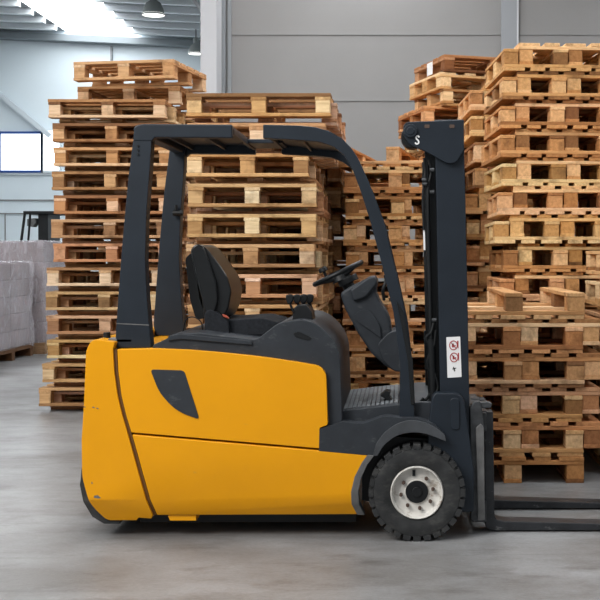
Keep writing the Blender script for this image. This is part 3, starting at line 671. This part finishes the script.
# far wall details
def fz(py): return P(0, py, YF).z
trim(-13, px2x(230, YF), YF-.05, YF, fz(175), fz(171.5), simple('sill_band', (.50, .55, .59), .5))
trim(-13, px2x(230, YF), YF-.03, YF, fz(200.8), fz(199.6), LINE)
trim(px2x(5, YF), px2x(5.8, YF), YF-.03, YF, 0, fz(214), LINE); trim(-13, px2x(52, YF), YF-.03, YF, fz(214), fz(213), LINE)
trim(px2x(111, YF), px2x(112.6, YF), YF-.08, YF, fz(66), fz(47), DK)
BLUE = simple('blue_window_frame', (.02, .07, .28), .5); SKYG = emis('daylight_glass', (.93, .97, 1), 1.6)
def window(i, x0, x1, y0, y1, fm):
    w = struct(f'window_{i}', box(B(), px2x(x0, YF), px2x(x1, YF), YF-.03, YF-.01, fz(y1), fz(y0)), SKYG)
    bm = B(); t = .05
    a, b_, c_, d = px2x(x0, YF), px2x(x1, YF), fz(y1), fz(y0)
    box(bm, a-t, a, YF-.07, YF, c_-t, d+t); box(bm, b_, b_+t, YF-.07, YF, c_-t, d+t); box(bm, a, b_, YF-.07, YF, d, d+t); box(bm, a, b_, YF-.07, YF, c_-t, c_)
    f = obj('window_frame', bm, fm, w, smooth=False); return w
window(1, 1.5, 41.5, 134, 170.5, BLUE); window(2, 44, 60, 131, 170.5, WALLF)
window(3, -46, -3, 134, 170.5, BLUE)
# sloping brace on the far wall
bm = B(); a = P(-8, 88, YF-.1); b_ = P(50, 136, YF-.1); d = (b_-a).normalized(); n_ = Vector((-d.z, 0, d.x))*.05
prism(bm, [((a-n_).x, (a-n_).z), ((b_-n_).x, (b_-n_).z), ((b_+n_).x, (b_+n_).z), ((a+n_).x, (a+n_).z)], YF-.14, YF-.06)
bo = struct('trim_30', bm, simple('brace_paint', (.52, .58, .62), .5))
# ceiling: ribbed sheet with roof-light strips between
SKX = [(-7.27, -5.65), (-1.2, .4), (4.2, 5.8)]
slope = -.045
def zc(x): return ZC+(x+7.3)*slope
def slopebox(bm, x0, x1, y0, y1, za, zb):
    vs = [bm.verts.new((x, y, zc(x)+z)) for x in (x0, x1) for y in (y0, y1) for z in (za, zb)]
    for f in ((0, 1, 3, 2), (4, 6, 7, 5), (0, 4, 5, 1), (2, 3, 7, 6), (0, 2, 6, 4), (1, 5, 7, 3)): bm.faces.new([vs[i] for i in f])
xsq = [-13]+[v for s in SKX for v in s]+[9]
bm = B()
for i in range(0, len(xsq), 2): slopebox(bm, xsq[i], xsq[i+1], 3, YF, .12, .2)
struct('ceiling', bm, CEIL, smooth=False)
bm = B(); y = 3.2
while y < YF-.2:
    for i in range(0, len(xsq), 2):
        slopebox(bm, xsq[i], xsq[i+1], y, y+.12, 0, .12)
    y += .78
rb_ = struct('trim_31', bm, simple('ceiling_rib', (.75, .80, .83), .45), smooth=False)
SKL = emis('roof_light_sheet', (.95, .98, 1), 7.5)
for i, (a, b_) in enumerate(SKX):
    bm = B(); slopebox(bm, a, b_, 3, YF, .13, .19); struct(f'window_{4+i}', bm, SKL, smooth=False)
bm = B(); slopebox(bm, -13, px2x(230, YF), YF-.3, YF, -.14, 0); struct('trim_32', bm, simple('eaves_beam', (.20, .23, .25), .5), smooth=False)
bm = B(); tube(bm, [P(193, -6, 20), P(201, 12, 20)], .04, 8); tube(bm, [P(140, 37, 24.4), P(150, 45, 24.6)], .03, 8); bm.free()
bm = B(); tube(bm, [P(188, -8, 20.5), P(206, 16, 20.5)], .035, 8); struct('trim_33', bm, COLM)
# high-bay lamps
LSH = simple('grey_lamp_shade', (.16, .18, .18), .5); LGL = emis('lamp_glass', (1, 1, .95), 1.8)
def lamp(px, py, Y, w, label):
    b_ = P(px, py, Y); r = w/2*Y/F
    t = thing('high_bay_lamp', label, 'lamp', b_, group='high-bay lamps under the roof')
    prof = [(r*.22, r*1.55), (r*.3, r*1.3), (r*.62, r*1.1), (r*.85, r*.6), (r*1.0, 0), (r*.96, 0), (r*.8, r*.6), (r*.55, r*1.02)]
    bm = B(); rings = [[bm.verts.new((b_.x+q*math.cos(2*math.pi*k/32), b_.y+q*math.sin(2*math.pi*k/32), b_.z+z)) for k in range(32)] for q, z in prof]
    for i in range(len(rings)-1):
        for k in range(32): bm.faces.new((rings[i][k], rings[i][(k+1) % 32], rings[i+1][(k+1) % 32], rings[i+1][k]))
    obj('lamp_shade', bm, LSH, t)
    bm = B(); cyl(bm, b_+Vector((0, 0, r*.08)), r*.95, (0, 0, 1), r*.12, 32, r*.97); obj('lamp_glass', bm, LGL, t)
    bm = B(); cyl(bm, b_+Vector((0, 0, r*1.7)), r*.34, (0, 0, 1), r*.7, 20); obj('ballast_housing', bm, LSH, t, bevel=.01)
    zt = zc(b_.x)+.06; bm = B(); cyl(bm, (b_.x, b_.y, (b_.z+r*2+zt)/2), .015, (0, 0, 1), max(.05, zt-b_.z-r*2), 8); obj('hanger', bm, LSH, t)
lamp(153.5, 15.5, 20.5, 23, 'grey dome lamp hanging right of the bright roof light')
lamp(196, 54, 23.5, 16, 'lower dome lamp half hidden behind the light grey column')

# wrapped goods at the left -------------------------------------------------------
FILM, nt, b = mat('stretch_film'); L = nt.links.new
tc = N(nt, 'ShaderNodeTexCoord'); mp = N(nt, 'ShaderNodeMapping'); mp.inputs['Scale'].default_value = (2.6, 2.6, .8); mp.inputs['Rotation'].default_value = (.25, .2, 0)
L(tc.outputs['Object'], mp.inputs[0]); nz = N(nt, 'ShaderNodeTexNoise', Scale=4.0, Detail=6.0, Roughness=.65, Distortion=1.2); L(mp.outputs[0], nz.inputs['Vector'])
b.inputs['Base Color'].default_value = (.60, .565, .60, 1); b.inputs['Roughness'].default_value = .25
r = N(nt, 'ShaderNodeValToRGB'); r.color_ramp.elements[0].color = (.15, .15, .15, 1); r.color_ramp.elements[1].color = (.6, .6, .6, 1); r.color_ramp.elements[0].position = .35; r.color_ramp.elements[1].position = .7
L(nz.outputs['Fac'], r.inputs[0]); L(r.outputs[0], b.inputs['Alpha'])
bp = N(nt, 'ShaderNodeBump', Strength=.4, Distance=.05); L(nz.outputs['Fac'], bp.inputs['Height']); L(bp.outputs[0], b.inputs['Normal'])
CART = simple('pinkish_grey_sacks', (.25, .205, .21), .8, nscale=5, namt=.2, bump=.3)
def load(x0, x1, y0, y1, h, label):
    t = thing('wrapped_pallet_load', label, 'wrapped goods', ((x0+x1)/2, (y0+y1)/2, 0), group='film-wrapped loads at the left')
    bm = B(); box(bm, x0, x1, y0, y1, .10, .14)
    for yy in (y0, (y0+y1)/2-.05, y1-.1): box(bm, x0, x1, yy, yy+.1, 0, .10)
    bs = obj('pallet_base', bm, WOOD, t); bs.color = (.42, .38, .36, 1)
    nl = 5; hh = (h-.16)/nl
    for k in range(nl):
        for i in range(2):
            for j in range(2):
                bm = B(); ax = x0+.03+(x1-x0-.06)*i/2; ay = y0+.03+(y1-y0-.06)*j/2
                box(bm, ax+.002, ax+(x1-x0-.06)/2-.002, ay+.002, ay+(y1-y0-.06)/2-.002, .145+k*hh, .145+(k+1)*hh-.002)
                obj('packed_box', bm, CART, t, bevel=.012, seg=2)
    bm = B(); bmesh.ops.create_cube(bm, size=1)
    for v in bm.verts: v.co = Vector(((x0+x1)/2+v.co.x*(x1-x0), (y0+y1)/2+v.co.y*(y1-y0), .12+(v.co.z+.5)*(h-.12)))
    bmesh.ops.subdivide_edges(bm, edges=bm.edges[:], cuts=9, use_grid_fill=True)
    rn = random.Random(int(h*100)+int(y0*10))
    for v in bm.verts:
        v.co += Vector((rn.uniform(-1, 1), rn.uniform(-1, 1), rn.uniform(-.3, .6)))*.018
        v.co.x += .02*math.sin(v.co.z*9+v.co.y*3)
    obj('film', bm, FILM, t, ang=60)
load(-5.75, -4.58, 12.9, 14.35, 1.17, 'low film-wrapped load at the left picture edge, nearest one')
load(-5.65, -4.48, 14.5, 15.9, 1.43, 'taller film-wrapped load beside the leftmost pallet stack')
load(-7.15, -5.95, 14.0, 15.4, 1.36, 'film-wrapped load behind the low one at the picture edge')
load(-5.85, -4.65, 11.55, 12.8, 1.17, 'film-wrapped load just outside the left picture edge')

# second forklift far back ----------------------------------------------------------
Yt = 19.5
TR = thing('reach_truck', 'dark distant lift truck parked behind the film-wrapped loads', 'forklift', (P(36, 0, Yt).x, Yt+.5, 0))
def tp(name, px, Y, d, m, bev=.01): return obj(name, pp(px, Y, d, 0), m, TR, bevel=bev, seg=2)
for dy in (0, .9):
    tp('guard_pillar', [(23.5, 212), (25.5, 212), (21, 246), (19, 246)], Yt+dy, .06, BLK)
    tp('front_pillar', [(29, 213), (30.5, 213), (28, 246), (26.5, 246)], Yt+dy, .06, BLK)
tp('guard_roof', [(23, 211), (55, 211), (55, 214), (23, 214)], Yt, .96, BLK)
tp('mast', [(38, 214), (48, 214), (48, 330), (38, 330)], Yt+.1, .7, BLK)
tp('work_light', [(27, 219), (35, 218), (35.5, 223), (33, 227), (27, 226)], Yt+.05, .2, GREY)
tp('seat', [(32, 242), (38, 240), (48, 240), (50, 246), (32, 246)], Yt+.2, .5, BLK)
tp('body', [(16, 246), (56, 246), (56, 322), (16, 322)], Yt, .96, PLAST, .05)
for xx in (24, 48):
    a = P(xx, 0, Yt); bm = B(); cyl(bm, (a.x, Yt+.08, .2), .2, (0, 1, 0), .16, 24); obj('tyre', bm, RUB, TR)
    bm = B(); cyl(bm, (a.x, Yt+.88, .2), .2, (0, 1, 0), .16, 24); obj('tyre', bm, RUB, TR)

# ------------------------------------------------------------------ light, camera
w = bpy.data.worlds.new('World'); bpy.context.scene.world = w; w.use_nodes = True
bg = w.node_tree.nodes['Background']; bg.inputs[0].default_value = (.92, .96, 1, 1); bg.inputs[1].default_value = .42
def area(name, loc, rot, sx, sy, e, col=(1, 1, 1)):
    l = bpy.data.lights.new(name, 'AREA'); l.shape = 'RECTANGLE'; l.size = sx; l.size_y = sy; l.energy = e; l.color = col
    o = bpy.data.objects.new(name, l); C.objects.link(o); o.location = loc; o.rotation_euler = rot; return o
area('roof_daylight', (-4.6, .5, 5.6), (R(38), R(-28), 0), 4, 3, 640, (1, .98, .95))
cam = bpy.data.cameras.new('camera'); co = bpy.data.objects.new('camera', cam); C.objects.link(co)
co.location = (0, 0, H); co.rotation_euler = (R(90), 0, 0)
cam.sensor_width = 36; cam.lens = 36*F/600; cam.shift_x = -(VX-300)/600; cam.shift_y = -(300-VY)/600
cam.clip_end = 200
sc_ = bpy.context.scene; sc_.camera = co
sc_.view_settings.view_transform = 'Standard'; sc_.view_settings.look = 'None'; sc_.view_settings.gamma = 1; sc_.view_settings.exposure = 0
